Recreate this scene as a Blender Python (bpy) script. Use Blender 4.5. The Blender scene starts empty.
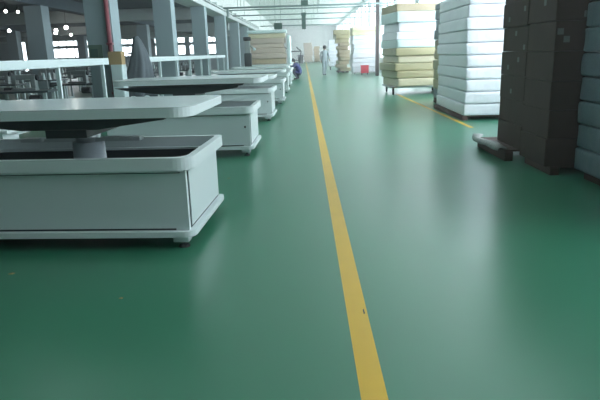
import bpy, bmesh, math, random
from mathutils import Vector, Matrix
random.seed(7)
S = bpy.context.scene
COL = S.collection
PI = math.pi
HAZE = .0055

# ------------------------------------------------------------------ materials
def mat(name, color, rough=0.5, metal=0.0, var=0.08, scale=3.0, bump=0.0, bscale=8.0, spec=0.5, coat=0.0, distort=0.0):
    m = bpy.data.materials.new(name); m.use_nodes = True
    nt = m.node_tree; b = nt.nodes['Principled BSDF']
    b.inputs['Roughness'].default_value = rough
    b.inputs['Metallic'].default_value = metal
    b.inputs['Specular IOR Level'].default_value = spec
    b.inputs['Coat Weight'].default_value = coat; b.inputs['Coat Roughness'].default_value = .2
    tc = nt.nodes.new('ShaderNodeTexCoord')
    n = nt.nodes.new('ShaderNodeTexNoise'); n.inputs['Scale'].default_value = scale
    n.inputs['Detail'].default_value = 4; n.inputs['Distortion'].default_value = distort
    nt.links.new(tc.outputs['Object'], n.inputs['Vector'])
    mx = nt.nodes.new('ShaderNodeMix'); mx.data_type = 'RGBA'
    c = color
    mx.inputs[6].default_value = (c[0]*(1-var), c[1]*(1-var), c[2]*(1-var), 1)
    mx.inputs[7].default_value = (min(1, c[0]*(1+var)), min(1, c[1]*(1+var)), min(1, c[2]*(1+var)), 1)
    nt.links.new(n.outputs['Fac'], mx.inputs[0])
    nt.links.new(mx.outputs[2], b.inputs['Base Color'])
    if bump:
        n2 = nt.nodes.new('ShaderNodeTexNoise'); n2.inputs['Scale'].default_value = bscale
        n2.inputs['Detail'].default_value = 3
        nt.links.new(tc.outputs['Object'], n2.inputs['Vector'])
        bp = nt.nodes.new('ShaderNodeBump'); bp.inputs['Strength'].default_value = bump
        bp.inputs['Distance'].default_value = 0.03
        nt.links.new(n2.outputs['Fac'], bp.inputs['Height'])
        nt.links.new(bp.outputs['Normal'], b.inputs['Normal'])
    return m

def emit(name, color, strength):
    m = bpy.data.materials.new(name); m.use_nodes = True
    nt = m.node_tree; nt.nodes.clear()
    e = nt.nodes.new('ShaderNodeEmission'); e.inputs[0].default_value = (*color, 1); e.inputs[1].default_value = strength
    o = nt.nodes.new('ShaderNodeOutputMaterial'); nt.links.new(e.outputs[0], o.inputs[0])
    return m

def glass(name):
    m = bpy.data.materials.new(name); m.use_nodes = True
    nt = m.node_tree; nt.nodes.clear()
    t = nt.nodes.new('ShaderNodeBsdfTransparent'); t.inputs[0].default_value = (.93, .96, .97, 1)
    g = nt.nodes.new('ShaderNodeBsdfGlossy'); g.inputs['Roughness'].default_value = .03
    lw = nt.nodes.new('ShaderNodeLayerWeight'); lw.inputs[0].default_value = .5
    pw = nt.nodes.new('ShaderNodeMath'); pw.operation = 'POWER'; pw.inputs[1].default_value = 4
    ml = nt.nodes.new('ShaderNodeMath'); ml.operation = 'MULTIPLY_ADD'; ml.inputs[1].default_value = .5; ml.inputs[2].default_value = .04
    nt.links.new(lw.outputs['Facing'], pw.inputs[0]); nt.links.new(pw.outputs[0], ml.inputs[0])
    mx = nt.nodes.new('ShaderNodeMixShader'); o = nt.nodes.new('ShaderNodeOutputMaterial')
    nt.links.new(ml.outputs[0], mx.inputs[0]); nt.links.new(t.outputs[0], mx.inputs[1])
    nt.links.new(g.outputs[0], mx.inputs[2]); nt.links.new(mx.outputs[0], o.inputs[0])
    return m

M = dict(
    wall=mat('pale_wall_paint', (.78, .80, .80), .8),
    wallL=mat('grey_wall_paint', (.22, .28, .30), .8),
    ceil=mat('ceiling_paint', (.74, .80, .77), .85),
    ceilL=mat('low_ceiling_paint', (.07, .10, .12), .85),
    beam=mat('beam_paint', (.55, .61, .60), .8),
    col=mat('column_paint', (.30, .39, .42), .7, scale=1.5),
    colw=mat('white_column_paint', (.85, .86, .88), .7),
    line=mat('yellow_floor_paint', (.70, .42, .03), .4, var=.10, scale=6, spec=.5),
    panel=mat('pale_grey_enamel', (.64, .72, .73), .33, var=.03, scale=2, spec=.5),
    top=mat('tabletop_laminate', (.56, .63, .63), .22, var=.04, scale=2),
    topedge=mat('tabletop_edge_trim', (.70, .77, .78), .4, var=.03),
    tub_shade=mat('dark_tub_shade', (.045, .06, .065), .5),
    dark=mat('dark_steel', (.035, .045, .05), .5),
    groove=mat('dark_groove', (.03, .04, .045), .8),
    steel=mat('brushed_steel', (.55, .6, .62), .3, metal=.8),
    cyl=mat('white_lift_sleeve', (.52, .60, .66), .35),
    black=mat('black_rubber', (.015, .015, .017), .7),
    rail=mat('white_rail_paint', (.62, .74, .75), .4),
    red=mat('red_pipe_paint', (.28, .07, .09), .5),
    redp=mat('red_plastic', (.75, .03, .06), .4),
    tan=mat('tan_cardboard', (.42, .30, .15), .8),
    green=mat('green_board', (.03, .09, .07), .6),
    signf=mat('sign_frame_green', (.10, .17, .13), .6),
    cloth=mat('grey_dust_sheet', (.12, .145, .165), .9, var=.15, bump=.3),
    pipe=mat('ceiling_pipe_paint', (.16, .24, .23), .6),
    mwhite=mat('white_wrap', (.82, .84, .90), .32, var=.03, bump=.5, bscale=9, scale=4),
    mteal=mat('pale_teal_wrap', (.62, .76, .76), .35, var=.05, bump=.5, bscale=7),
    mteald=mat('teal_grey_wrap', (.115, .17, .195), .4, var=.10, bump=.5, bscale=7),
    mbeige=mat('beige_wrap', (.66, .60, .43), .38, var=.10, bump=.5, bscale=7),
    molive=mat('olive_wrap', (.43, .39, .23), .4, var=.12, bump=.5, bscale=7),
    mkhaki=mat('khaki_paper_wrap', (.46, .38, .26), .6, var=.12, bump=.4, bscale=7),
    myellow=mat('pale_yellow_wrap', (.80, .78, .52), .4, var=.06, bump=.4, bscale=7),
    mpink=mat('pinkish_beige_wrap', (.52, .44, .37), .5, var=.06, bump=.3, bscale=7),
    brown=mat('dark_brown_cardboard', (.058, .036, .027), .75, var=.22, scale=2.5, bump=.2),
    label=mat('pale_paper_label', (.16, .17, .165), .7),
    pallet=mat('dark_brown_pallet_wood', (.09, .055, .045), .7, var=.2),
    wrap=mat('crumpled_grey_film', (.26, .27, .26), .4, bump=.6, bscale=20),
    blue=mat('navy_jacket', (.022, .035, .17), .8, var=.1),
    suit=mat('pale_grey_overall', (.33, .39, .43), .85, var=.08),
    skin=mat('skin', (.45, .28, .20), .6),
    hair=mat('black_hair', (.012, .012, .014), .6),
    trouser=mat('dark_trousers', (.04, .05, .08), .8),
    shoe=mat('dark_shoes', (.02, .02, .02), .6),
    bulb=emit('lamp_glow', (1, .97, .92), 45),
    frame=mat('window_frame_paint', (.45, .5, .52), .5),
    glass=glass('window_glass'),
    wood=mat('workbench_laminate', (.09, .12, .13), .4),
    mach=mat('sewing_machine_enamel', (.30, .35, .35), .35),
    bluecloth=mat('blue_fabric_roll', (.10, .22, .36), .8),
)

def floor_mat():
    m = bpy.data.materials.new('green_epoxy_floor'); m.use_nodes = True
    nt = m.node_tree; b = nt.nodes['Principled BSDF']; L = nt.links
    tc = nt.nodes.new('ShaderNodeTexCoord')
    n = nt.nodes.new('ShaderNodeTexNoise'); n.inputs['Scale'].default_value = .35; n.inputs['Detail'].default_value = 5
    L.new(tc.outputs['Object'], n.inputs['Vector'])
    mx = nt.nodes.new('ShaderNodeMix'); mx.data_type = 'RGBA'
    mx.inputs[6].default_value = (.027, .160, .090, 1); mx.inputs[7].default_value = (.033, .186, .107, 1)
    L.new(n.outputs['Fac'], mx.inputs[0]); L.new(mx.outputs[2], b.inputs['Base Color'])
    n2 = nt.nodes.new('ShaderNodeTexNoise'); n2.inputs['Scale'].default_value = 1.3; n2.inputs['Detail'].default_value = 6
    L.new(tc.outputs['Object'], n2.inputs['Vector'])
    mr = nt.nodes.new('ShaderNodeMapRange'); mr.inputs[3].default_value = .280; mr.inputs[4].default_value = .30
    L.new(n2.outputs['Fac'], mr.inputs[0]); L.new(mr.outputs[0], b.inputs['Roughness'])
    n3 = nt.nodes.new('ShaderNodeTexNoise'); n3.inputs['Scale'].default_value = 2.2; n3.inputs['Detail'].default_value = 2
    L.new(tc.outputs['Object'], n3.inputs['Vector'])
    bp = nt.nodes.new('ShaderNodeBump'); bp.inputs['Strength'].default_value = .0
    b.inputs['Specular IOR Level'].default_value = .9
    b.inputs['Coat Weight'].default_value = 0; b.inputs['Coat Roughness'].default_value = .15
    return m
M['floor'] = floor_mat()

# ------------------------------------------------------------------ mesh helpers
def link(name, bm, m, parent=None, smooth=False, loc=None, rotz=0):
    me = bpy.data.meshes.new(name); bmesh.ops.recalc_face_normals(bm, faces=bm.faces[:]); bm.to_mesh(me); bm.free()
    ms = m if isinstance(m, (list, tuple)) else [m]
    for q in ms: me.materials.append(q)
    if smooth:
        for p in me.polygons: p.use_smooth = True
    o = bpy.data.objects.new(name, me); COL.objects.link(o)
    if parent: o.parent = parent
    if loc: o.location = loc
    o.rotation_euler.z = rotz
    return o

def BM(): return bmesh.new()

def box(bm, x0, x1, y0, y1, z0, z1, bev=0.0):
    r = bmesh.ops.create_cube(bm, size=1.0)
    vs = r['verts']
    for v in vs:
        v.co = Vector(((x0+x1)/2 + v.co.x*(x1-x0), (y0+y1)/2 + v.co.y*(y1-y0), (z0+z1)/2 + v.co.z*(z1-z0)))
    if bev > 0:
        es = list({e for v in vs for e in v.link_edges})
        bmesh.ops.bevel(bm, geom=es, offset=bev, segments=2, affect='EDGES', profile=.7)
    return bm

def cyl(bm, p0, p1, r, r2=None, seg=12):
    p0 = Vector(p0); p1 = Vector(p1); d = p1-p0
    q = Vector((0, 0, 1)).rotation_difference(d.normalized()).to_matrix().to_4x4()
    bmesh.ops.create_cone(bm, cap_ends=True, segments=seg, radius1=r, radius2=r if r2 is None else r2, depth=d.length,
                          matrix=Matrix.Translation((p0+p1)/2) @ q)
    return bm

def sphere(bm, c, r, seg=12, sc=(1, 1, 1)):
    bmesh.ops.create_uvsphere(bm, u_segments=seg, v_segments=max(6, seg//2), radius=r,
                              matrix=Matrix.Translation(c) @ Matrix.Diagonal((*sc, 1)))
    return bm

def prism(bm, pts, z0, z1):
    lo = [bm.verts.new((x, y, z0)) for x, y in pts]; hi = [bm.verts.new((x, y, z1)) for x, y in pts]
    n = len(pts)
    bm.faces.new(lo[::-1]); bm.faces.new(hi)
    for i in range(n): bm.faces.new((lo[i], lo[(i+1) % n], hi[(i+1) % n], hi[i]))
    return bm

def ring(bm, outer, inner, z0, z1):
    n = len(outer)
    V = [[bm.verts.new((x, y, z)) for x, y in P] for P, z in ((outer, z0), (outer, z1), (inner, z1), (inner, z0))]
    for k in range(4):
        a, b = V[k], V[(k+1) % 4]
        for i in range(n): bm.faces.new((a[i], a[(i+1) % n], b[(i+1) % n], b[i]))
    return bm

def cham(x0, x1, y0, y1, c):
    return [(x0+c, y0), (x1-c, y0), (x1-c*.35, y0+c*.3), (x1, y0+c), (x1, y1-c), (x1-c, y1), (x0+c, y1), (x0, y1-c), (x0, y0+c), (x0+c*.35, y0+c*.3)]

def tag(o, label, cat, group=None):
    o['label'] = label; o['category'] = cat
    if group: o['group'] = group
    return o

def thing(name, label, cat, loc=(0, 0, 0), rotz=0, group=None):
    o = bpy.data.objects.new(name, None); COL.objects.link(o); o.empty_display_size = .1
    o.location = loc; o.rotation_euler.z = rotz
    return tag(o, label, cat, group)

def struct(name, bm, m):
    o = link(name, bm, m); o['kind'] = 'structure'; return o

def dup(root, loc, rotz=0, label=None, group=None):
    r = root.copy(); COL.objects.link(r); r.location = loc; r.rotation_euler.z = rotz
    if label: r['label'] = label
    if group: r['group'] = group
    for ch in list(root.children):
        c = ch.copy(); COL.objects.link(c); c.parent = r
        for g in list(ch.children):
            d = g.copy(); COL.objects.link(d); d.parent = c
    return r

ORD = ['bottom', 'second', 'third', 'fourth', 'fifth', 'sixth', 'seventh', 'eighth', 'ninth', 'tenth', 'eleventh', 'twelfth']

# ------------------------------------------------------------------ building shell
XL, XR, YB, YE, HC, HL = -34.0, 5.2, -7.0, 96.0, 5.6, 3.6
XB = -4.5          # aisle face of the column row
struct('floor', box(BM(), XL-.3, XR+.3, YB-.3, YE+.3, -.2, 0), M['floor'])
struct('ceiling', box(BM(), XB-.35, XR+.3, YB-.3, YE+.3, HC, HC+.2), M['ceil'])
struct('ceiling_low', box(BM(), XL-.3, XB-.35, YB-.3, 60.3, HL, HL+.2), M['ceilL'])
# wall above the column row
struct('wall_upper_left', box(BM(), XB-.35, XB-.15, YB, YE, HL, HC), M['ceil'])
struct('trim_1', box(BM(), XB-.60, XB+.20, YB, 60, 3.50, 3.72, .02), M['beam'])
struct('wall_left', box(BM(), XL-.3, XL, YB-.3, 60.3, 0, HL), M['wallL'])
struct('wall_front', box(BM(), XL, XR+.3, YB-.3, YB, 0, HC), M['wall'])
struct('wall_end', box(BM(), XB-.35, XR+.3, YE, YE+.3, 0, HC), M['wall'])
struct('wall_far_left', box(BM(), XB-.35, XB-.15, 60.3, YE, 0, HL), M['wall'])

SCRAPS = [(-2.03, 3.60, .02, 'tiny tan scrap on the floor before the nearest table, far left'),
          (-.92, 6.5, .018, 'tiny scrap on the green floor between the first two tables'),
          (-1.14, 3.15, .012, 'tiny pale scrap on the open floor below the nearest table')]
wn = [0]
def window(axis, a0, a1, z0, z1, pos, nx, nz, t=.05, parentless=True):
    """a framed window with nx by nz panes; axis x: the wall runs along x at y=pos, axis y: along y at x=pos"""
    wn[0] += 1
    f = BM()
    def bar(u0, u1, w0, w1):
        if axis == 'x': box(f, u0, u1, pos-.05, pos+.05, w0, w1)
        else: box(f, pos-.05, pos+.05, u0, u1, w0, w1)
    bar(a0, a1, z0, z0+t); bar(a0, a1, z1-t, z1)
    bar(a0, a0+t, z0+t, z1-t); bar(a1-t, a1, z0+t, z1-t)
    for i in range(1, nx):
        u = a0+(a1-a0)*i/nx; bar(u-t/2, u+t/2, z0+t, z1-t)
    for i in range(1, nz):
        w = z0+(z1-z0)*i/nz
        if axis == 'x': box(f, a0+t, a1-t, pos-.04, pos+.04, w-t/2, w+t/2)
        else: box(f, pos-.04, pos+.04, a0+t, a1-t, w-t/2, w+t/2)
    o = struct('window_%d' % wn[0], f, M['frame'])
    g = BM()
    if axis == 'x': box(g, a0+.02, a1-.02, pos-.006, pos+.006, z0+.02, z1-.02)
    else: box(g, pos-.006, pos+.006, a0+.02, a1-.02, z0+.02, z1-.02)
    link('pane', g, M['glass'], o)
    return o

# right wall: one bay of windows between piers every 6.6 m
w = BM()
box(w, XR, XR+.16, YB, YE, 0, .85); box(w, XR, XR+.16, YB, YE, 5.35, HC)
edges = [YB]
y = 1.4
bays = []
while y+6.0 < YE:
    bays.append((y, y+5.9)); y += 6.6
prev = YB
for a, b in bays:
    box(w, XR, XR+.16, prev, a, .85, 5.35); prev = b
box(w, XR, XR+.16, prev, YE, .85, 5.35)
struct('wall_right', w, M['wall'])
for a, b in bays: window('y', a, b, .85, 5.35, XR+.08, 2, 2, .06)

# partition wall with windows at the end of the low hall
w = BM(); box(w, XL, -29.9, 60, 60.3, 0, 1.55); box(w, -28.5, XB-.35, 60, 60.3, 0, 1.55); box(w, XL, XB-.35, 60, 60.3, 3.5, HL)
prev = XL; wb = []
x = -25.95
while x+3.2 < XB-.5:
    wb.append((x, x+3.2)); x += 3.55
box(w, XL, -29.9, 60, 60.3, 1.55, 3.5); prev = -28.5
for a, b in wb:
    box(w, prev, a, 60, 60.3, 1.55, 3.5); prev = b
box(w, prev, XB-.35, 60, 60.3, 1.55, 3.5)
struct('wall_back_left', w, M['wallL'])
for a, b in wb: window('x', a, b, 1.55, 3.5, 60.15, 4, 1, .07)
d_ = BM(); box(d_, -29.9, -29.83, 60.1, 60.2, .02, 3.5); box(d_, -28.57, -28.5, 60.1, 60.2, .02, 3.5); box(d_, -29.83, -28.57, 60.1, 60.2, 3.43, 3.5); box(d_, -29.83, -28.57, 60.1, 60.2, .02, .3)
dr = struct('door_1', d_, M['frame']); link('pane', box(BM(), -29.84, -28.56, 60.14, 60.155, .28, 3.45), M['glass'], dr)
# broad rail halfway up these windows
struct('trim_2', box(BM(), -26.2, XB-.35, 59.9, 60, 2.5, 2.8), M['wallL'])

# painted floor lines (a film of paint)
struct('trim_3', box(BM(), .200, .312, YB, 88, -.001, .0015), M['line'])
struct('trim_4', box(BM(), 2.965, 3.045, 10.3, 19, -.001, .0015), M['line'])

sc_ = BM()
prism(sc_, [(.291, 2.86), (.299, 2.87), (.297, 2.93), (.290, 2.91)], .0014, .0022)
link('scuff_mark', sc_, M['dark'], bpy.data.objects['trim_3'])
for sx, sy, r_, lab in SCRAPS:
    q = BM(); prism(q, [(-r_, -r_*.5), (r_*.6, -r_*.7), (r_, r_*.4), (-r_*.3, r_*.8)], 0, .004)
    tag(link('floor_scrap', q, M['tan'], None, loc=(sx, sy, 0)), lab, 'scrap')

# crossbeams below the low ceiling
for i, yy in enumerate((27.6, 40.8, 54.0)):
    struct('trim_%d' % (5+i), box(BM(), XL, XB-.66, yy, yy+.5, 3.08, HL, .02), M['beam'])
# downstand beams over the inner column rows
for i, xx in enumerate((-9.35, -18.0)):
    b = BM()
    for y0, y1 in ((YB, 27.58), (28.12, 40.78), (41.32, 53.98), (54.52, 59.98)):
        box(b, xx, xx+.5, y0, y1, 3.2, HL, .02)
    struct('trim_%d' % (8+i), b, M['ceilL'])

# ------------------------------------------------------------------ columns
first_col = None
def column(x, y, m, label, group, z1):
    o = link('concrete_column', box(BM(), -.3, .3, -.3, .3, 0, z1, .015), m, None, loc=(x, y, 0))
    return tag(o, label, 'column', group)
names = ['grey square column with a red pipe down its corner', 'second grey column of the row, counting from the red pipe',
         'third grey column along the aisle, right of the rail frame posts', 'fourth grey column of the aisle row',
         'fifth grey column, beside the dark capped mast', 'sixth grey column, the furthest visible behind the wrapped pile']
for k in range(6):
    c = column(-4.62, 13.2+6.6*k+(.45 if k == 0 else 0), M['col'], names[k], 'columns along the aisle', 3.50)
nm = ['dark grey column in the low hall at the left, its edge paler', 'slim grey column behind the dust sheet stand',
      'grey column seen right of the dust sheet, deep in the low hall', 'furthest grey column of the inner row']
for k, yy in enumerate((20.3, 26.9, 33.5, 40.1)):
    column(-9.1, yy, M['col'], nm[k], 'inner columns of the low hall', 3.2)
column(-17.75, 36.0, M['col'], 'slim grey column deep in the low hall at the left edge', None, 3.2)
column(-17.75, 47.0, M['col'], 'grey column deep in the low hall, between two bright windows', None, 3.2)

# red pipe on first column + green notice
p = thing('fire_pipe', 'reddish brown vertical pipe on the corner of the first column', 'pipe', (-4.38, 13.27, 0))
link('pipe_run', cyl(BM(), (0, 0, 0), (0, 0, 3.495), .05, seg=16), M['red'], p, True)
for z in (.6, 1.7, 2.8):
    link('clamp', box(BM(), -.065, .065, -.06, .078, z, z+.05, .008), M['red'], p)
s = thing('notice_board', 'small green framed notice on the first column', 'sign', (-4.74, 13.31, 1.56))
link('board_frame', box(BM(), -.16, .16, -.015, .018, -.15, .15, .006), M['signf'], s)
link('board_face', box(BM(), -.11, .06, -.025, -.015, -.12, .06), M['green'], s)

# right hand steel post (an H section)
b = BM(); box(b, -.09, .09, -.10, -.085, 0, HC); box(b, -.09, .09, .085, .10, 0, HC); box(b, -.008, .008, -.085, .085, 0, HC)
o = link('steel_post', b, mat('brown_steel_paint', (.05, .038, .035), .6), loc=(4.18, 33.5, 0))
tag(o, 'slim dark brown steel post right of the red crate', 'post')

# cable tray above the beam
t = thing('cable_tray', 'long grey cable tray with brackets above the row of columns', 'cable tray', (XB+.06, 0, 3.78))
link('tray', box(BM(), 0, .14, 12, 59, 0, .05), M['beam'], t)
for k in range(22):
    link('bracket', box(BM(), -.12, .16, 13+2.1*k, 13.12+2.1*k, -.05, .20, .01), M['beam'], t)

# ceiling pipes across the hall
for i, (yy, zz, r, lab) in enumerate(((33.0, 3.92, .05, 'nearest horizontal pipe across the hall under the ceiling'),
                                     (34.6, 3.90, .035, 'thin horizontal pipe just behind the nearest ceiling pipe'),
                                     (36.6, 3.72, .035, 'lower thin horizontal pipe behind the hanging boards'),
                                     (50.0, 4.15, .05, 'distant horizontal pipe across the hall'),
                                     (64.0, 4.3, .06, 'furthest horizontal pipe across the hall near the end wall'))):
    p = thing('ceiling_pipe', lab, 'pipe', (0, yy, zz))
    link('pipe_run', cyl(BM(), (XB-.14, 0, 0), (XR-.01, 0, 0), r), M['pipe'], p, True)
    for xx in (-3.6, 0.9, 4.6):
        link('hanger', cyl(BM(), (xx, 0, r), (xx, 0, HC-zz-.002), .012, seg=6), M['pipe'], p)
p = link('drop_pipe', cyl(BM(), (-4.15, 32.9, 3.87), (-4.15, 32.9, 3.45), .07), M['pipe'])
tag(p, 'short dark vertical pipe end below the nearest ceiling pipe', 'pipe')

# hanging boards
def board(x0, x1, z0, z1, y, lab):
    t = thing('hanging_board', lab, 'sign', ((x0+x1)/2, y, z0), 0, 'dark green hanging boards')
    wd = (x1-x0)/2
    link('panel', box(BM(), -wd, wd, -.03, .03, 0, z1-z0, .01), M['green'], t)
    for sx in (-wd*.7, wd*.7):
        link('suspension_rod', cyl(BM(), (sx, 0, z1-z0-.005), (sx, 0, HC-z0-.002), .008, seg=6), M['pipe'], t)
board(-.10, .28, 3.84, 4.12, 32.0, 'topmost of the dark green boards hanging over the aisle')
board(-.11, .17, 3.56, 3.74, 35.8, 'small dark green board just below the topmost hanging board')
board(-.09, .16, 2.85, 3.72, 37.5, 'tall narrow dark green board hanging over the aisle')
board(-1.24, -.90, 2.40, 2.66, 25.2, 'dark green board hanging above the beige pile on the table')

# ------------------------------------------------------------------ lifting tables
LEN = 2.14; DEP = 1.17
def cham(x0, x1, y0, y1, c, far=None):
    """rounded outline, counter-clockwise from the near right corner; far corners may be tighter"""
    P = []
    g = c if far is None else far
    for cx, cy, q, a0 in ((x1-c, y0+c, c, -90), (x1-g, y1-g, g, 0), (x0+g, y1-g, g, 90), (x0+c, y0+c, c, 180)):
        for k in range(8):
            a = math.radians(a0+90*k/7)
            P.append((cx+q*math.cos(a), cy+q*math.sin(a)))
    return P
def make_table():
    t = thing('lifting_table', 'x', 'table')
    x0, x1, y0, y1 = -LEN, 0, 0, DEP
    X0, X1, Y0, Y1 = x0+.07, x1-.035, y0+.045, y1-.045
    b = ring(BM(), [(X0, Y0), (X1, Y0), (X1, Y1), (X0, Y1)], [(X0+.03, Y0+.03), (X1-.03, Y0+.03), (X1-.03, Y1-.03), (X0+.03, Y1-.03)], .14, .605)
    link('tub_body', b, M['panel'], t)
    link('tub_inner_shade', ring(BM(), [(X0+.031, Y0+.031), (X1-.031, Y0+.031), (X1-.031, Y1-.031), (X0+.031, Y1-.031)], [(X0+.036, Y0+.036), (X1-.036, Y0+.036), (X1-.036, Y1-.036), (X0+.036, Y1-.036)], .181, .604), M['tub_shade'], t)  # added dark sheet on the inner walls, stands in for shade in the tub
    link('tub_floor', box(BM(), X0+.03, X1-.03, Y0+.03, Y1-.03, .15, .18), M['dark'], t)
    g = BM(); box(g, X0+.06, X1-.10, Y0-.003, Y0+.003, .145, .158); box(g, X0+.05, X1-.04, Y0-.0015, Y0+.003, .578, .588)
    link('shadow_gap', g, M['groove'], t)
    link('end_panel', box(BM(), X1-.001, X1+.010, Y0+.06, Y1-.05, .165, .585, .004), M['panel'], t)
    g = BM(); box(g, X1-.001, X1+.004, Y0+.05, Y1-.04, .150, .163); box(g, X1-.001, X1+.004, Y0+.048, Y0+.058, .15, .585)
    link('panel_seam', g, M['groove'], t)
    b = box(BM(), X1-.080, X1-.055, Y0-.012, Y0+.001, .40, .43, .003)
    link('latch', b, M['dark'], t)
    o = cham(x0-.005, x1+.025, y0-.005, y1+.005, .13, .04); i = cham(x0+.05, x1-.03, y0+.05, y1-.045, .10, .03)
    link('rim', ring(BM(), o, i, .605, .698), M['topedge'], t)
    o2 = cham(x0+.03, x1-.02, y0+.02, y1-.02, .09); i2 = cham(x0+.10, x1-.09, y0+.09, y1-.09, .05)
    link('rim_step', ring(BM(), o2, i2, .588, .606), M['panel'], t)
    o3 = cham(x0, x1+.01, y0, y1, .09, .04); i3 = cham(x0+.12, x1-.12, y0+.12, y1-.12, .03)
    link('plinth', ring(BM(), o3, i3, .098, .142), M['topedge'], t)
    for fx in (x0+.12, x1-.10):
        for fy in (y0+.10, y1-.12):
            f = link('foot', box(BM(), fx-.07, fx+.05, fy-.05, fy+.05, .045, .10, .008), M['panel'], t)
            pb = BM(); cyl(pb, (fx, fy, .012), (fx, fy, .047), .012); cyl(pb, (fx, fy, 0), (fx, fy, .016), .045, .035)
            link('levelling_pad', pb, M['black'], f)
    for fy, zz in ((y0+.30, .50), (y1-.25, .52)):
        link('slide_rod', cyl(BM(), (X0+.03, fy, zz), (X1-.03, fy, zz), .016), M['steel'], t, True)
    cx, cy = -.97, .58
    link('lift_sleeve', cyl(BM(), (cx, cy, .17), (cx, cy, .745), .145, .125, seg=28), M['cyl'], t, True)
    link('lift_collar', cyl(BM(), (cx, cy, .74), (cx, cy, .83), .09, .11, seg=20), M['steel'], t, True)
    b = BM(); box(b, cx-.55, cx+.45, cy-.05, cy+.05, .752, .782, .006)
    link('cross_lever', b, M['steel'], t)
    b = BM(); sphere(b, (cx-.33, cy-.12, .785), .02); link('lever_knob', b, M['topedge'], t, True)
    for fy in (.22, .88):
        b = BM()
        P = [(cx-1.0, .986), (cx+.78, .986), (cx+.76, .95), (cx+.25, .885), (cx-.35, .885), (cx-.8, .94)]
        lo = [b.verts.new((x, fy, z)) for x, z in P]; hi = [b.verts.new((x, fy+.05, z)) for x, z in P]
        b.faces.new(lo); b.faces.new(hi[::-1]); n = len(P)
        for k in range(n): b.faces.new((lo[k], hi[k], hi[(k+1) % n], lo[(k+1) % n]))
        link('support_bracket', b, M['dark'], t)
    link('cross_plate', box(BM(), cx-.16, cx+.16, .21, .94, .825, .888, .006), M['dark'], t)
    P = cham(x0+.09, x1+.037, y0+.003, y1-.003, .14, .03)
    link('tabletop', prism(BM(), P, 1.050, 1.058), M['top'], t)
    P = cham(x0+.085, x1+.04, y0, y1, .142, .032)
    link('tabletop_edge', prism(BM(), P, .985, 1.051), M['topedge'], t)
    return t
T0 = make_table()
T0.location = (-.855, 3.99, 0); T0.rotation_euler.z = -math.radians(3.2)
T0['label'] = 'nearest pale grey lifting table, its tub and raised top filling the left'
T0['group'] = 'lifting tables along the aisle'
tpos = [(-.755, 7.93, -.02, 'second lifting table, its dark edged top ending behind the nearest one'),
        (-.70, 12.2, -.02, 'third lifting table from the front along the aisle'),
        (-.60, 16.35, -.01, 'fourth lifting table from the front along the aisle'),
        (-.58, 20.9, 0, 'fifth lifting table from the front, before the beige pile'),
        (-.58, 25.4, 0, 'sixth lifting table, carrying the beige mattress pile'),
        (-.60, 29.4, 0, 'furthest lifting table, nearest the crouching person')]
for x, y, rz, lab in tpos:
    r_ = dup(T0, (x, y, 0), rz, lab)
    if 'second' in lab:      # the top of the second table is pushed out a little
        for c in r_.children:
            if c.name.startswith('tabletop'): c.location.x += .12; c.location.z += .035
    else:                    # the others stand a little lower
        for c in r_.children:
            if c.name.startswith(('tabletop', 'support_bracket', 'cross_plate')): c.location.z -= .10

for c in list(T0.children):      # the nearest table shows no latch
    if c.name.startswith('latch'): bpy.data.objects.remove(c)

# ------------------------------------------------------------------ mattresses
def mattress_mesh(w, d, h, seed, r=.028, puff=.010, tuft=True):
    rnd = random.Random(seed)
    b = BM(); n = 12
    bmesh.ops.create_cube(b, size=2.0)
    bmesh.ops.subdivide_edges(b, edges=b.edges[:], cuts=n-1, use_grid_fill=True)
    ph = [rnd.uniform(0, 6.28) for _ in range(6)]
    hw, hd, hh = w/2, d/2, h/2
    r = min(r, hh*.6)
    for v in b.verts:
        u = Vector((math.sin(v.co.x*PI/2), math.sin(v.co.y*PI/2), math.sin(v.co.z*PI/2)))
        q = Vector((u.x*hw, u.y*hd, u.z*hh))
        inner = Vector((max(-hw+r, min(hw-r, q.x)), max(-hd+r, min(hd-r, q.y)), max(-hh+r, min(hh-r, q.z))))
        dv = q-inner
        if dv.length > 1e-6: q = inner+dv.normalized()*r
        k = puff*math.sin(q.x*5+ph[0])*math.sin(q.z*9+ph[1]) + puff*.6*math.sin(q.x*13+ph[4])
        k2 = puff*math.sin(q.y*5+ph[2])*math.sin(q.z*8+ph[3]) + puff*.6*math.sin(q.y*12+ph[5])
        e = 1-abs(u.z)**4
        q.y += k*e*(1 if u.y > 0 else -1) - .5*puff*(1-e)*u.y
        q.x += k2*e*(1 if u.x > 0 else -1)
        v.co = q + Vector((0, 0, hh))
    return b

def pile(prefix, x0, x1, y0, y1, z0, layers, where, group, seed, jit=.02, cat='mattress', kind='mattress', skew=0.0, lean=0.0):
    """layers: list of (height, material, colour word)"""
    rnd = random.Random(seed)
    z = z0
    N = len(layers)
    for i, lay in enumerate(layers):
        h, m, cw = lay[:3]
        w, d = x1-x0+(lay[3] if len(lay) > 3 else 0), y1-y0
        b = mattress_mesh(w-rnd.uniform(0, jit), d-rnd.uniform(0, jit), h-.004, seed*31+i)
        o = link(kind, b, m, None, True)
        o.location = ((x0+x1)/2+rnd.uniform(-jit, jit)+lean*i, (y0+y1)/2+rnd.uniform(-jit, jit), z)
        o.rotation_euler.z = rnd.uniform(-jit, jit)*.4+skew
        pos = 'topmost' if i == N-1 and N > 1 else ('bottom' if i == 0 else ORD[i]+' from bottom')
        tag(o, '%s %s, %s of %s' % (cw, prefix, pos, where), cat, group)
        z += h
    return z

MW, MT, MTD, MB_, MO, MK, MY, MP = (M[k] for k in ('mwhite', 'mteal', 'mteald', 'mbeige', 'molive', 'mkhaki', 'myellow', 'mpink'))

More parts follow.
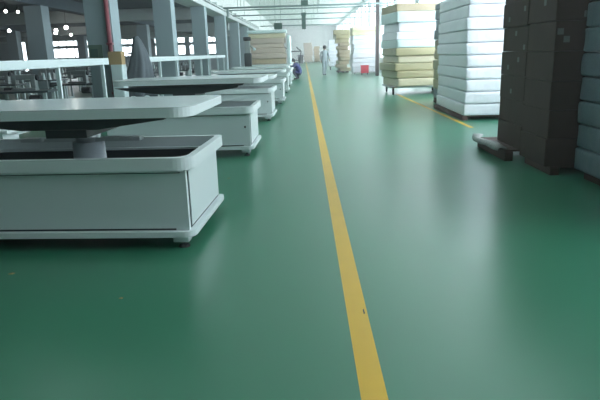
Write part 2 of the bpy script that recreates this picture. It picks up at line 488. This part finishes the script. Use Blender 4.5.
def pallet(x0, x1, y0, y1, h, lab, mt=None):
    t = thing('pallet', lab, 'pallet', ((x0+x1)/2, (y0+y1)/2, 0))
    w, d = (x1-x0)/2, (y1-y0)/2
    m = mt or M['pallet']
    b = BM()
    n = 7
    for k in range(n):
        c = -d+(2*d)*(k+.5)/n
        box(b, -w, w, c-d/n*.8, c+d/n*.8, h-.022, h, .003)
    link('deck', b, m, t)
    for sx in (-w+.05, 0, w-.05):
        link('runner', box(BM(), sx-.05, sx+.05, -d, d, 0, h-.022, .004), m, t)
    return t

def trolley(x0, x1, y0, y1, h, lab, wr=.07):
    t = thing('flat_trolley', lab, 'trolley', ((x0+x1)/2, (y0+y1)/2, 0))
    w, d = (x1-x0)/2, (y1-y0)/2
    link('deck', box(BM(), -w, w, -d, d, h-.05, h, .01), M['steel'], t)
    for sx in (-w+.15, w-.15):
        for sy in (-d+.15, d-.15):
            f = link('castor', box(BM(), sx-.03, sx+.03, sy-.04, sy+.04, wr+.0, h-.05), M['dark'], t)
            link('wheel', cyl(BM(), (sx-.022, sy, wr), (sx+.022, sy, wr), wr, seg=16), M['black'], f, True)
    return t

# tall white stack (centre right)
pallet(3.13, 4.88, 11.38, 14.0, .09, 'dark brown pallet under the tall white mattress stack')
pile('wrapped mattress', 3.17, 4.90, 11.36, 14.05, .09, [(.235, MW, 'white')]*10, 'the tall white stack', 'tall white mattress stack', 3, .022, skew=-.022)
# stack hidden behind it, its aisle side visible
pallet(3.5, 5.0, 14.35, 15.7, .13, 'dark pallet under the stack behind the tall white one')
pile('wrapped mattress', 3.46, 5.0, 14.35, 15.7, .13,
     [(.25, MTD, 'grey'), (.25, MO, 'olive'), (.25, MO, 'olive'), (.25, MO, 'olive'), (.25, MO, 'olive'), (.25, MK, 'khaki'), (.25, MTD, 'grey'), (.25, MTD, 'grey'), (.25, MTD, 'grey'), (.15, MTD, 'grey')],
     'the stack just behind the tall white one', 'stack behind the tall white one', 5, .03)
# mixed stack on trolley
trolley(2.70, 4.60, 18.5, 20.3, .27, 'low trolley with dark castors under the mixed olive and white stack')
pile('wrapped mattress', 2.76, 4.64, 18.45, 20.3, .27,
     [(.25, MB_, 'beige'), (.23, MO, 'olive'), (.25, MO, 'olive'), (.22, MB_, 'beige'), (.24, MO, 'olive'), (.25, MT, 'shade-tinted white'),
      (.24, MW, 'white'), (.28, MW, 'white'), (.32, MT, 'shade-tinted white'), (.24, MK, 'khaki')],  # teal layers are white wrap with its shade put into the colour
     'the mixed stack on the trolley', 'mixed mattress stack on a trolley', 11, .06, skew=.13)
# stacks further along the right wall
trolley(3.0, 4.7, 36.3, 38.2, .15, 'low dark trolley under the big white stack far down the aisle')
pile('wrapped mattress', 3.0, 4.65, 36.3, 38.2, .15,
     [(.28, MW, 'white')]*4+[(.27, MW, 'white')]*4+[(.25, MY, 'pale yellow')]*2, 'the big white stack by the red crate', 'big white stack by the red crate', 13, .05)
pallet(2.30, 3.05, 40.0, 42.0, .1, 'dark pallet under the narrow brown and olive stack')
pile('wrapped mattress', 2.26, 3.08, 40.0, 42.0, .1,
     [(.24, MK, 'khaki'), (.22, MK, 'khaki'), (.25, MK, 'khaki'), (.22, MK, 'khaki'), (.24, MK, 'khaki'), (.26, MK, 'khaki'), (.24, MK, 'khaki'), (.2, MK, 'khaki'),
      (.3, MO, 'olive', .1), (.26, MO, 'olive', .22), (.32, MO, 'olive', .34)], 'the narrow khaki stack beyond the walker', 'narrow khaki and olive stack', 17, .12)
trolley(1.95, 3.0, 46.2, 48.0, .32, 'low trolley under the white stack behind the walking person', .1)
pile('wrapped mattress', 1.9, 3.0, 46.1, 48.0, .32, [(.25, MW, 'white')]*8, 'the white stack behind the walking person', 'white stack behind the walking person', 19, .05)
# far end stacks
pallet(.0, 1.25, 82.0, 84, .14, 'pallet under the pinkish pile near the end wall')
pile('wrapped bundle', .0, 1.2, 82.0, 84, .14, [(.29, MP, 'pinkish')]*9, 'the pinkish pile near the end wall', 'pinkish pile near the end wall', 23, .08)
pallet(1.4, 2.2, 83.0, 85, .14, 'pallet under the short brown pile near the end wall')
pile('wrapped bundle', 1.4, 2.2, 83.0, 85, .14, [(.3, MK, 'khaki')]*7, 'the short khaki pile at the end wall', 'khaki pile near the end wall', 29, .08)
# beige pile on the sixth table
pile('wrapped mattress', -2.42, -.80, 25.5, 26.5, .96,
     [(.24, MK, 'pinkish beige'), (.22, MP, 'pinkish beige'), (.22, MP, 'pinkish beige'), (.2, MP, 'pinkish beige'), (.22, MP, 'pinkish beige'), (.2, MB_, 'beige')],
     'the pile on the sixth table', 'beige pile on the sixth table', 31, .05)
o = link('mattress', mattress_mesh(1.7, 1.1, .13, 77), M['mteal'], None, True); o.location = (-1.60, 26.0, 2.262); o.rotation_euler.z = .02
tag(o, 'thin pale mattress lying on top of the beige pile', 'mattress')
b = mattress_mesh(.16, .95, 1.2, 78, .04, .02)
o = link('upright_pad', b, M['mteal'], None, True); o.location = (-.66, 26.0, .96)
tag(o, 'pale wrapped pad standing upright at the end of the beige pile', 'pad')

# dark brown cartons (right foreground)
def label_on(parent, px, py, pz, nx, s=.05):
    b = BM()
    if nx: box(b, px-.003, px, py-s, py+s, pz-s, pz+s)
    else: box(b, px-s, px+s, py-.003, py, pz-s, pz+s)
    return link('paper_label', b, M['label'], parent)

def carton_stack(x0, x1, y0, y1, z0, n, h, labs, where, seed):
    rnd = random.Random(seed); z = z0
    for i in range(n):
        jx, jy = rnd.uniform(-.012, .012), rnd.uniform(-.012, .012)
        t = thing('carton', 'dark brown cardboard carton, %s of %s' % (('bottom' if i == 0 else 'topmost' if i == n-1 else ORD[i]+' from bottom'), where), 'carton',
                  ((x0+x1)/2+jx, (y0+y1)/2+jy, z), rnd.uniform(-.006, .006), 'cartons of '+where)
        w, d = (x1-x0)/2, (y1-y0)/2
        link('box_body', box(BM(), -w, w, -d, d, 0, h-.003, .012), M['brown'], t)
        link('tape', box(BM(), -w-.001, -w+.002, -.03, .03, .03, h-.03), M['brown'], t)
        for (li, side, u, v) in labs:
            if li == i:
                if side == 'L': label_on(t, -w, -d+u, v, True, .03)
                else: label_on(t, -w+u, -d, v, False, .032)
        z += h
    return z
pallet(2.50, 3.9, 7.08, 8.25, .14, 'low pallet jutting out under the rear dark carton stack')
carton_stack(2.68, 3.9, 7.08, 7.95, .14, 8, .30,
             [(5, 'L', .1, .2), (5, 'L', .62, .1), (4, 'L', .4, .22), (4, 'L', .1, .0+.05), (3, 'L', .25, .2), (3, 'L', .6, .1), (2, 'L', .45, .1)],
             'the rear dark stack', 41)
pallet(2.70, 3.8, 6.20, 6.95, .1, 'dark pallet under the front dark carton stack')
carton_stack(2.64, 3.8, 6.20, 6.95, .1, 8, .31,
             [(4, 'F', .12, .12), (4, 'F', .02+.03, .2), (5, 'F', .32, .06), (5, 'L', .3, .2)], 'the front dark stack', 43)
# crumpled film lying along the pallet's edge
b = BM()
pts = [(2.47, 8.34, .175), (2.44, 8.2, .168), (2.41, 8.05, .16), (2.44, 7.85, .163), (2.43, 7.6, .17), (2.46, 7.35, .172), (2.45, 7.15, .16)]
rows = []
for k, p_ in enumerate(pts):
    wv = .10+.035*math.sin(k*2.1)
    rows.append([b.verts.new((p_[0]-.03, p_[1], p_[2]-.05-.02*math.sin(k*3))), b.verts.new((p_[0]-.01, p_[1], p_[2]+.006)), b.verts.new((p_[0]+wv, p_[1]+.02, p_[2]+.012*math.sin(k*1.7)))])
for k in range(len(rows)-1):
    for j in range(2): b.faces.new((rows[k][j], rows[k+1][j], rows[k+1][j+1], rows[k][j+1]))
o = link('plastic_film', b, M['wrap'], None, True)
md = o.modifiers.new('Solidify', 'SOLIDIFY'); md.thickness = .006
tag(o, 'crumpled grey film trailing along the pallet below the dark cartons', 'plastic film')

# teal grey stack at the right edge
pallet(2.98, 4.75, 4.0, 6.0, .1, 'dark pallet under the teal grey stack at the right edge')
pile('wrapped mattress', 2.88, 4.75, 4.0, 6.08, .1, [(.245, MTD, 'teal grey')]*9, 'the stack at the right edge', 'teal grey stack at the right edge', 47, .02)

# red crate
t = thing('plastic_crate', 'bright red plastic crate on the floor before the big white stack', 'crate', (3.68, 35.6, 0))
b = ring(BM(), [(-.23, -.16), (.23, -.16), (.23, .16), (-.23, .16)], [(-.21, -.14), (.21, -.14), (.21, .14), (-.21, .14)], .1, .55)
box(b, -.21, .21, -.14, .14, .1, .13); link('bin', b, M['redp'], t)
link('rim', ring(BM(), [(-.25, -.18), (.25, -.18), (.25, .18), (-.25, .18)], [(-.225, -.155), (.225, -.155), (.225, .155), (-.225, .155)], .53, .56), M['redp'], t)
for sx in (-.17, .17):
    for sy in (-.11, .11): link('castor', cyl(BM(), (sx-.02, sy, .05), (sx+.02, sy, .05), .05), M['black'], t)

# ------------------------------------------------------------------ white rail frames beside the tables
def rail_frame(y0, ys, y1, lab):
    t = thing('rail_frame', lab, 'rail frame', (-4.0, y0, 0))
    link('top_rail', box(BM(), -.10, .06, 0, y1-y0, 1.285, 1.412, .012), M['rail'], t)
    for yy in ys:
        link('post', box(BM(), -.03, .03, yy-y0-.03, yy-y0+.03, 0, 1.288), M['rail'], t)
    link('lower_rail', box(BM(), -.03, .03, .06, y1-y0-.05, .42, .47), M['rail'], t)
    return t
rail_frame(5.1, (5.2, 7.25, 9.4, 11.5), 11.75, 'white steel frame with a thick top rail behind the nearest table')
rail_frame(14.0, (14.1, 16.1, 18.2, 20.4, 22.6, 24.7, 26.9, 29.0), 29.2, 'long white steel frame with thin posts beyond the draped stand')

t = thing('trestle', 'small white steel trestle seen under the thick rail at the left', 'trestle', (-6.0, 10.6, 0))
for sx in (-.32, .32): link('leg', box(BM(), sx-.02, sx+.02, -.02, .02, .03, 1.10), M['rail'], t)
link('top_bar', box(BM(), -.36, .36, -.03, .03, 1.10, 1.15), M['rail'], t); link('cross_bar', box(BM(), -.30, .30, -.015, .015, .80, .84), M['rail'], t)
for sx in (-.32, .32): link('foot_bar', box(BM(), sx-.025, sx+.025, -.25, .25, 0, .03), M['rail'], t)

# tan carton on narrow white cabinet
t = thing('narrow_cabinet', 'narrow white cabinet between the red pipe and the dust sheet', 'cabinet', (-3.97, 12.42, 0))
link('cabinet_body', box(BM(), -.12, .12, -.15, .15, .0, 1.27, .01), M['rail'], t)
link('door', box(BM(), -.105, .105, -.162, -.151, .04, 1.24, .003), M['rail'], t)
t = thing('cardboard_box', 'small tan cardboard box on the narrow white cabinet', 'box', (-3.99, 12.42, 1.271))
link('box_body', box(BM(), -.14, .14, -.13, .13, 0, .27, .01), M['tan'], t)
link('tape', box(BM(), -.02, .02, -.132, .132, .268, .274), M['label'], t)

# dust sheet over a stand
def drape():
    b = BM(); NA, NZ = 48, 16
    rows = []
    for j in range(NZ+1):
        v = j/NZ; z = 1.86*(1-v)+.55*v
        row = []
        for i in range(NA):
            a = 2*PI*i/NA
            wx = .035+.20*v**.62+.15*v; wy = .04+.27*v**.5+.05*v
            fold = 1+.17*v**.7*math.sin(6*a+1.3+v)+.09*v*math.sin(11*a+2*v)
            row.append(b.verts.new((math.cos(a)*wx*fold+.06*(1-v)+.05*math.sin(4*v), math.sin(a)*wy*fold, z+.03*v*math.sin(7*a))))
        rows.append(row)
    for j in range(NZ):
        for i in range(NA):
            b.faces.new((rows[j][i], rows[j][(i+1) % NA], rows[j+1][(i+1) % NA], rows[j+1][i]))
    b.faces.new(rows[0][::-1])
    return b
o = link('dust_sheet', drape(), M['cloth'], None, True); o.location = (-3.79, 13.12, 0)
md = o.modifiers.new('Solidify', 'SOLIDIFY'); md.thickness = .006; md.offset = 1
tag(o, 'dark grey dust sheet hanging in folds over a stand, left of the aisle', 'dust sheet')
t = thing('stand', 'slim stand hidden under the grey dust sheet', 'stand', (-3.79, 13.12, 0))
link('pole', cyl(BM(), (0, 0, .03), (0, 0, 1.84), .025), M['dark'], t, True)
link('base', cyl(BM(), (0, 0, 0), (0, 0, .035), .25, seg=24), M['dark'], t)
link('cross_arm', cyl(BM(), (-.15, 0, 1.5), (.15, 0, 1.5), .018), M['dark'], t, True)

# small white-topped stool behind the nearest table
t = thing('side_stand', 'small white topped stand at the left edge behind the nearest table', 'stand', (-3.60, 6.3, 0))
link('stand_top', box(BM(), -.42, .42, -.3, .3, .65, .685, .01), M['topedge'], t)
link('pedestal', box(BM(), -.05, .30, -.18, .18, .04, .65, .01), M['panel'], t)
link('base', box(BM(), -.32, .34, -.24, .24, 0, .04, .008), M['dark'], t)

# mast with dark cap
t = thing('machine_mast', 'pale upright machine mast with a dark cap beside the beige pile', 'machine', (-2.26, 23.6, 0))
link('mast_body', box(BM(), -.10, .10, -.1, .1, 1.45, 1.93, .02), M['mach'], t)
link('lower_housing', box(BM(), -.14, .14, -.14, .14, 0, 1.45, .03), M['dark'], t)
link('cap', box(BM(), -.15, .14, -.14, .14, 1.93, 2.08, .04), M['black'], t)
link('spool_arm', cyl(BM(), (.08, 0, 1.75), (.26, 0, 1.62), .03), M['mach'], t, True)
b = BM(); cyl(b, (.26, -.08, 1.60), (.26, .08, 1.60), .06); link('spool', b, M['mteal'], t, True)

# ------------------------------------------------------------------ sewing workstations in the low hall
def make_bench():
    t = thing('sewing_bench', 'x', 'sewing bench')
    link('bench_top', box(BM(), -.6, .6, -.3, .3, .76, .80, .008), M['wood'], t)
    for sx in (-.5, .5):
        b = BM(); box(b, sx-.03, sx+.03, -.25, -.19, .05, .76); box(b, sx-.03, sx+.03, .19, .25, .05, .76); box(b, sx-.04, sx+.04, -.29, .29, 0, .05)
        link('leg_frame', b, M['rail'], t)
    b = BM(); box(b, -.22, .27, -.09, .09, .80, .85, .01); box(b, .17, .27, -.07, .07, .85, 1.10, .02)
    box(b, -.22, .27, -.06, .06, 1.02, 1.12, .02); box(b, -.22, -.13, -.07, .07, .93, 1.10, .015); cyl(b, (-.175, 0, .85), (-.175, 0, .95), .012)
    h = link('sewing_machine', b, M['mach'], t)
    link('handwheel', cyl(BM(), (.27, 0, 1.06), (.31, 0, 1.06), .06, seg=18), M['dark'], h)
    link('thread_stand', cyl(BM(), (.42, .18, .80), (.42, .18, 1.28), .012, seg=8), M['steel'], t)
    for sx in (.36, .48):
        link('thread_cone', cyl(BM(), (sx, .18, 1.0), (sx, .18, 1.14), .04, .02), M['mteal'], t)
    link('motor', cyl(BM(), (.1, 0, .62), (.32, 0, .62), .08), M['dark'], t)
    return t
def make_shelf():
    t = thing('storage_rack', 'x', 'rack')
    for sx in (-.9, .9):
        for sy in (-.3, .3): link('upright', box(BM(), sx-.025, sx+.025, sy-.025, sy+.025, 0, 1.3), M['col'], t)
    for z in (.25, .72, 1.2): link('shelf', box(BM(), -.9, .9, -.3, .3, z, z+.03), M['wood'], t)
    return t
B0 = make_bench(); R0 = make_shelf()
first = True
spots = []
rows_b = [(-5.9, 'nearest to the columns'), (-8.4, 'second from the columns'), (-10.9, 'third from the columns'), (-14.6, 'fourth from the columns'), (-17.6, 'fifth from the columns')]
for ri, (bx, rl) in enumerate(rows_b):
    for k in range(9):
        by = 9.2+2.9*k+(ri % 2)*.9
        if ri >= 2: by += 6
        spots.append((bx, by, rl, k))
for i, (bx, by, rl, k) in enumerate(spots):
    lab = 'sewing bench with pale machine, %s in the row %s' % (['first', 'second', 'third', 'fourth', 'fifth', 'sixth', 'seventh', 'eighth', 'ninth'][k], rl)
    rz = .05*math.sin(i*2.3)
    if i == 0:
        B0.location = (bx, by, 0); B0['label'] = lab; B0['group'] = 'sewing benches in the low hall'
    else: dup(B0, (bx, by, 0), rz, lab, 'sewing benches in the low hall')
rs = [(-6.3, 7.0, .1, 'dark storage rack behind the nearest white rail frame'), (-8.9, 7.4, -.1, 'dark storage rack at the left edge, behind the first rack'),
      (-22.5, 30, 0, 'dark storage rack in front of the bright glazed door'), (-7.4, 37.5, 0, 'dark storage rack beyond the sewing benches, near the columns'),
      (-16.6, 52, 0, 'storage rack close to the windowed end wall')]
for i, (x, y, rz, lab) in enumerate(rs):
    if i == 0:
        R0.location = (x, y, 0); R0.rotation_euler.z = rz; R0['label'] = lab; R0['group'] = 'storage racks in the low hall'
    else: dup(R0, (x, y, 0), rz, lab, 'storage racks in the low hall')
for i, (x, y, z, L_, lab) in enumerate(((-6.3, 7.0, 1.305, .7, 'blue fabric roll on top of the rack behind the rail'), (-22.5, 30, 1.305, 1.2, 'blue fabric roll on the rack before the glazed door'), (-7.4, 37.5, 1.305, .9, 'blue fabric roll on the rack near the columns'))):
    b = BM(); cyl(b, (-L_/2, 0, 0), (L_/2, 0, 0), .075, seg=18)
    o = link('fabric_roll', b, M['bluecloth'], None, True, (x, y, z), 0)
    tag(o, lab, 'fabric roll', 'blue fabric rolls')

# pendant lamps
lamps = [(-12.83, 30.6, 2.9, 'upper bright lamp right of the dark inner column'), (-14.3, 34, 2.92, 'lower bright lamp right of the dark inner column'),
         (-10.6, 26.4, 2.80, 'round bright lamp just left of the first aisle column'), (-15.6, 39.5, 3.02, 'small lamp below the round lamp by the first column'),
         (-9.5, 19, 2.96, 'small lamp under the dark ceiling at the top left'), (-10.07, 21, 3.09, 'second small lamp under the dark ceiling at the left'),
         (-15.97, 32, 3.02, 'bright lamp at the left edge above the bright glazed door')]
for x, y, z, lab in lamps:
    t = thing('pendant_lamp', lab, 'lamp', (x, y, z), 0, 'pendant lamps in the low hall')
    b = BM(); sphere(b, (0, 0, 0), .085 if y > 22 else .045, 14); link('bulb', b, M['bulb'], t, True)
    link('lamp_cord', cyl(BM(), (0, 0, .04), (0, 0, (HL if not (-9.35 < x < -8.85) else 3.2)-z-.001), .008, seg=6), M['black'], t)
    link('socket', cyl(BM(), (0, 0, .07), (0, 0, .14), .03), M['black'], t)

# ------------------------------------------------------------------ trolley clutter by the crouching person
t = thing('hand_cart', 'dark hand cart with raised handles in front of the crouching person', 'cart', (-.62, 33.4, 0))
link('cart_deck', box(BM(), -.35, .35, -.5, .5, .28, .34, .01), M['dark'], t)
for sx in (-.28, .28):
    for sy in (-.35, .35): link('wheel', cyl(BM(), (sx-.03, sy, .12), (sx+.03, sy, .12), .12, seg=18), M['black'], t)
b = BM()
for sx in (-.3, .3): cyl(b, (sx, .45, .3), (sx+.15, .6, 1.5), .03)
cyl(b, (-.15, .6, 1.5), (.45, .6, 1.5), .03); cyl(b, (-.2, .55, 1.0), (.4, .55, 1.0), .025); cyl(b, (-.15, .6, 1.5), (-.5, .3, 1.75), .03); cyl(b, (.45, .6, 1.5), (.2, .3, 1.72), .03)
link('handle', b, M['dark'], t, True)
b = BM(); box(b, -.3, .32, -.45, .35, .341, .56, .03)
o = link('bundle', mattress_mesh(.66, .85, .55, 90, .12, .05), M['cloth'], None, True, (-.62, 33.3, .342)); tag(o, 'dark cloth bundle lying on the hand cart', 'bundle'); b.free()
t = thing('scrap_bin', 'small dark bin left of the far pinkish pile', 'bin', (-.5, 80.5, 0))
link('bin_body', cyl(BM(), (0, 0, 0), (0, 0, 1.1), .32, .40, seg=20), M['dark'], t)
link('bin_rim', cyl(BM(), (0, 0, 1.1), (0, 0, 1.14), .42, seg=20), M['dark'], t)
o = tag(link('dark_crate', ring(box(BM(), -.4, .4, -.4, .4, 0, .05), [(-.4, -.4), (.4, -.4), (.4, .4), (-.4, .4)], [(-.36, -.36), (.36, -.36), (.36, .36), (-.36, .36)], .05, .9), M['dark'], None, loc=(2.75, 82, 0)),
        'dark open crate right of the far khaki pile', 'crate')

# ------------------------------------------------------------------ people
def skin_figure(name, joints, bones, mats, assign, parent, sub=2):
    me = bpy.data.meshes.new(name)
    idx = {k: i for i, k in enumerate(joints)}
    me.from_pydata([j[0] for j in joints.values()], [(idx[a], idx[b]) for a, b in bones], [])
    o = bpy.data.objects.new(name, me); COL.objects.link(o)
    o.modifiers.new('Skin', 'SKIN')
    for k, j in joints.items():
        r = j[1]; r = r if isinstance(r, tuple) else (r, r)
        me.skin_vertices[0].data[idx[k]].radius = r
        me.skin_vertices[0].data[idx[k]].use_root = (k == 'pelvis')
    s = o.modifiers.new('Sub', 'SUBSURF'); s.levels = sub; s.render_levels = sub
    dg = bpy.context.evaluated_depsgraph_get(); dg.update()
    m2 = bpy.data.meshes.new_from_object(o.evaluated_get(dg))
    o.modifiers.clear(); o.data = m2
    m2.materials.clear()
    for m in mats: m2.materials.append(m)
    for p in m2.polygons:
        p.use_smooth = True; p.material_index = assign(p.center)
    o.parent = parent
    return o

def hand(joints, bones, key, wrist, d, side, rx):
    """palm and five fingers from wrist along d"""
    d = Vector(d).normalized(); w = Vector(wrist); s = Vector(side).normalized()
    pm = w+d*.06
    joints[key+'palm'] = (tuple(pm), (.022, .030)); bones.append((rx, key+'palm'))
    for f, (off, L_) in enumerate(((-.033, .075), (-.011, .088), (.011, .082), (.033, .062))):
        a = pm+s*off+d*.035; b_ = a+d*L_*.55; c = b_+d*L_*.45+s.cross(d)*.012
        joints['%sf%da' % (key, f)] = (tuple(a), .010); joints['%sf%db' % (key, f)] = (tuple(b_), .009); joints['%sf%dc' % (key, f)] = (tuple(c), .008)
        bones += [(key+'palm', '%sf%da' % (key, f)), ('%sf%da' % (key, f), '%sf%db' % (key, f)), ('%sf%db' % (key, f), '%sf%dc' % (key, f))]
    a = w+d*.035-s*.035; b_ = a-s*.02+d*.035
    joints[key+'ta'] = (tuple(a), .011); joints[key+'tb'] = (tuple(b_), .009)
    bones += [(key+'palm', key+'ta'), (key+'ta', key+'tb')]

def head_parts(root, c, yaw, capm=None, k=1.0):
    """face details and hair around head centre c, facing direction yaw"""
    R = Matrix.Translation(c) @ Matrix.Rotation(yaw, 4, 'Z')
    b = BM(); sphere(b, (0, 0, 0), .105*k, 20, (.92, 1.08, 1.18))
    for v in b.verts:
        if v.co.z < -.03: v.co.x *= .84; v.co.y = v.co.y*.88-.008
    # nose (faces -y), mouth, ears
    cyl(b, (0, -.105*k, .02), (0, -.128*k, -.022), .008, .014, 8)
    for sx in (-1, 1): sphere(b, (sx*.098*k, .01, -.01), .022, 8, (.4, 1, 1.4))
    bmesh.ops.transform(b, matrix=R, verts=b.verts[:])
    h = link('head', b, M['skin'], root, True)
    b = BM()
    for sx in (-1, 1): sphere(b, (sx*.034, -.103*k, .012), .011, 8)
    box(b, -.024, .024, -.112*k, -.098*k, -.052, -.046)
    bmesh.ops.transform(b, matrix=R, verts=b.verts[:])
    link('face_features', b, M['hair'], h)
    b = BM(); sphere(b, (0, .012, .022), .115*k, 20, (.95, 1.06, 1.12))
    kill = [v for v in b.verts if v.co.z < .02 and v.co.y < -.01 or v.co.z < -.06 or (v.co.y < -.085 and v.co.z < .07)]
    bmesh.ops.delete(b, geom=kill, context='VERTS')
    bmesh.ops.transform(b, matrix=R, verts=b.verts[:])
    hr = link('hair', b, capm or M['hair'], h, True)
    md = hr.modifiers.new('Solidify', 'SOLIDIFY'); md.thickness = .012
    return h

# walking person in pale grey
pr = thing('person', 'person in pale grey overall walking away down the green aisle', 'person', (1.25, 35.7, 0), .35)
J = {
 'pelvis': ((0, 0, .98), (.15, .11)), 'waist': ((0, .01, 1.12), (.135, .10)), 'chest': ((0, .02, 1.34), (.165, .115)), 'collar': ((0, .02, 1.49), (.09, .07)),
 'neck': ((0, .01, 1.56), .05), 'skull': ((0, 0, 1.64), .06),
 'hl': ((-.10, 0, .92), .095), 'kl': ((-.11, -.10, .52), .080), 'al': ((-.11, -.02, .12), .062), 'tl': ((-.12, -.17, .045), (.042, .035)),
 'hr': ((.10, 0, .92), .095), 'kr': ((.11, .08, .50), .080), 'ar': ((.11, .24, .14), .062), 'tr': ((.12, .15, .045), (.042, .035)),
 'sl': ((-.19, .02, 1.44), .062), 'el': ((-.24, .10, 1.16), .058), 'wl': ((-.23, .02, .93), .030),
 'sr': ((.19, .02, 1.44), .062), 'er': ((.26, -.02, 1.17), .058), 'wr': ((.24, -.18, 1.00), .030),
}
Bn = [('pelvis', 'waist'), ('waist', 'chest'), ('chest', 'collar'), ('collar', 'neck'), ('neck', 'skull'), ('pelvis', 'hl'), ('hl', 'kl'), ('kl', 'al'), ('al', 'tl'),
      ('pelvis', 'hr'), ('hr', 'kr'), ('kr', 'ar'), ('ar', 'tr'), ('chest', 'sl'), ('sl', 'el'), ('el', 'wl'), ('chest', 'sr'), ('sr', 'er'), ('er', 'wr')]
hand(J, Bn, 'L', (-.23, .02, .93), (.02, -.15, -1), (0, 1, 0), 'wl')
hand(J, Bn, 'R', (.24, -.18, 1.0), (-.02, -.5, -.8), (0, 1, -.3), 'wr')
def asg(c):
    if c.z < .10: return 2
    if c.z > 1.53: return 1
    if (abs(c.x) > .19 and c.z < 1.0 and c.z > .75 and (c.y < -.16 or c.z < .93)): return 1
    return 0
body = skin_figure('body', J, Bn, [M['suit'], M['skin'], M['shoe']], asg, pr)
head_parts(pr, (0, -.005, 1.665), 2.9)

# crouching person in navy
cr = thing('person', 'person in navy blue crouching beside the hand cart', 'person', (-.30, 31.3, 0), -.25)
J = {
 'pelvis': ((.10, 0, .34), (.16, .17)), 'waist': ((.04, 0, .50), (.17, .15)), 'chest': ((-.10, 0, .72), (.17, .18)), 'collar': ((-.19, 0, .84), (.09, .09)),
 'neck': ((-.24, 0, .90), .052), 'skull': ((-.30, 0, .95), .06),
 'hl': ((.04, -.13, .32), .105), 'kl': ((-.30, -.20, .48), .075), 'al': ((-.05, -.18, .10), .048), 'tl': ((-.26, -.20, .045), (.045, .038)),
 'hr': ((.04, .13, .32), .105), 'kr': ((-.30, .20, .46), .075), 'ar': ((-.05, .18, .10), .048), 'tr': ((-.26, .20, .045), (.045, .038)),
 'sl': ((-.14, -.20, .78), .068), 'el': ((-.38, -.26, .60), .048), 'wl': ((-.56, -.16, .55), .030),
 'sr': ((-.14, .20, .78), .068), 'er': ((-.38, .26, .60), .048), 'wr': ((-.56, .16, .52), .030),
}
hand(J, Bn2 := [(a, b_) for a, b_ in Bn if not (a[0] in 'LR' and a[1:2] in 'pft' and len(a) > 1) and not (b_[0] in 'LR' and len(b_) > 2)], 'L', (-.56, -.16, .55), (-1, .2, -.3), (0, .3, -1), 'wl')
hand(J, Bn2, 'R', (-.56, .16, .52), (-1, -.2, -.3), (0, .3, 1), 'wr')
def asg2(c):
    if c.z < .11: return 2
    if c.x < -.55 and c.z > .3: return 1
    if c.z > .885 and c.x < -.18: return 1
    if (c.z < .60 and abs(c.y) > .0 and c.x < -.12 and c.x > -.42 and c.z < .56) or c.z < .36: return 3
    return 0
skin_figure('body', J, Bn2, [M['blue'], M['skin'], M['shoe'], M['trouser']], asg2, cr)
head_parts(cr, (-.32, 0, .985), -PI/2+.1)

# ------------------------------------------------------------------ haze in the hall air
hm = bpy.data.materials.new('hall_haze'); hm.use_nodes = True; nt = hm.node_tree; nt.nodes.clear()
vs_ = nt.nodes.new('ShaderNodeVolumeScatter'); vs_.inputs['Color'].default_value = (.92, .98, 1, 1); vs_.inputs['Density'].default_value = HAZE; vs_.inputs['Anisotropy'].default_value = .35
oo = nt.nodes.new('ShaderNodeOutputMaterial'); nt.links.new(vs_.outputs[0], oo.inputs['Volume'])
h = link('haze', box(BM(), XL-.6, XR+.6, YB-.6, YE+.6, -.5, HC+.5), hm); h['kind'] = 'stuff'
h['label'] = 'thin pale haze hanging in the air of the whole hall'; h['category'] = 'haze'

# ------------------------------------------------------------------ light
wd = bpy.data.worlds.new('World'); S.world = wd; wd.use_nodes = True
bg = wd.node_tree.nodes['Background']; bg.inputs[0].default_value = (.90, .955, 1.0, 1); bg.inputs[1].default_value = 9.5
def portal(name, loc, rot, sx, sy):
    L_ = bpy.data.lights.new(name, 'AREA'); L_.shape = 'RECTANGLE'; L_.size = sx; L_.size_y = sy
    L_.cycles.is_portal = True
    o = bpy.data.objects.new(name, L_); COL.objects.link(o); o.location = loc; o.rotation_euler = rot
    return o
portal('daylight_right_near', (XR+.32, 12, 3.1), (0, math.radians(90), 0), 4.5, 36)
portal('daylight_right_far', (XR+.32, 63, 3.1), (0, math.radians(90), 0), 4.5, 66)
portal('daylight_end', (-17.3, 60.35, 2.55), (-math.radians(90), 0, 0), 25, 2.0)

# ------------------------------------------------------------------ camera
cam = bpy.data.cameras.new('camera'); co = bpy.data.objects.new('camera', cam); COL.objects.link(co)
cam.sensor_width = 36; cam.lens = 34.02; cam.clip_end = 300
pitch = math.radians(14.534); roll = math.radians(1.7); yaw = math.radians(-.8193)
f = Vector((math.sin(yaw)*math.cos(pitch), math.cos(yaw)*math.cos(pitch), -math.sin(pitch)))
r = Vector((math.cos(yaw), -math.sin(yaw), 0)); u = r.cross(f)
r2 = r*math.cos(roll)-u*math.sin(roll); u2 = u*math.cos(roll)+r*math.sin(roll)
mw = Matrix((r2, u2, -f)).transposed().to_4x4(); mw.translation = (0, 0, 1.40)
co.matrix_world = mw
S.camera = co

S.view_settings.view_transform = 'Standard'; S.view_settings.look = 'None'
S.view_settings.exposure = -0.17; S.view_settings.gamma = 1; S.view_settings.use_curve_mapping = False
S.cycles.use_denoising = True
S.cycles.max_bounces = 8; S.cycles.diffuse_bounces = 5; S.cycles.transparent_max_bounces = 8
S.cycles.sample_clamp_indirect = 6
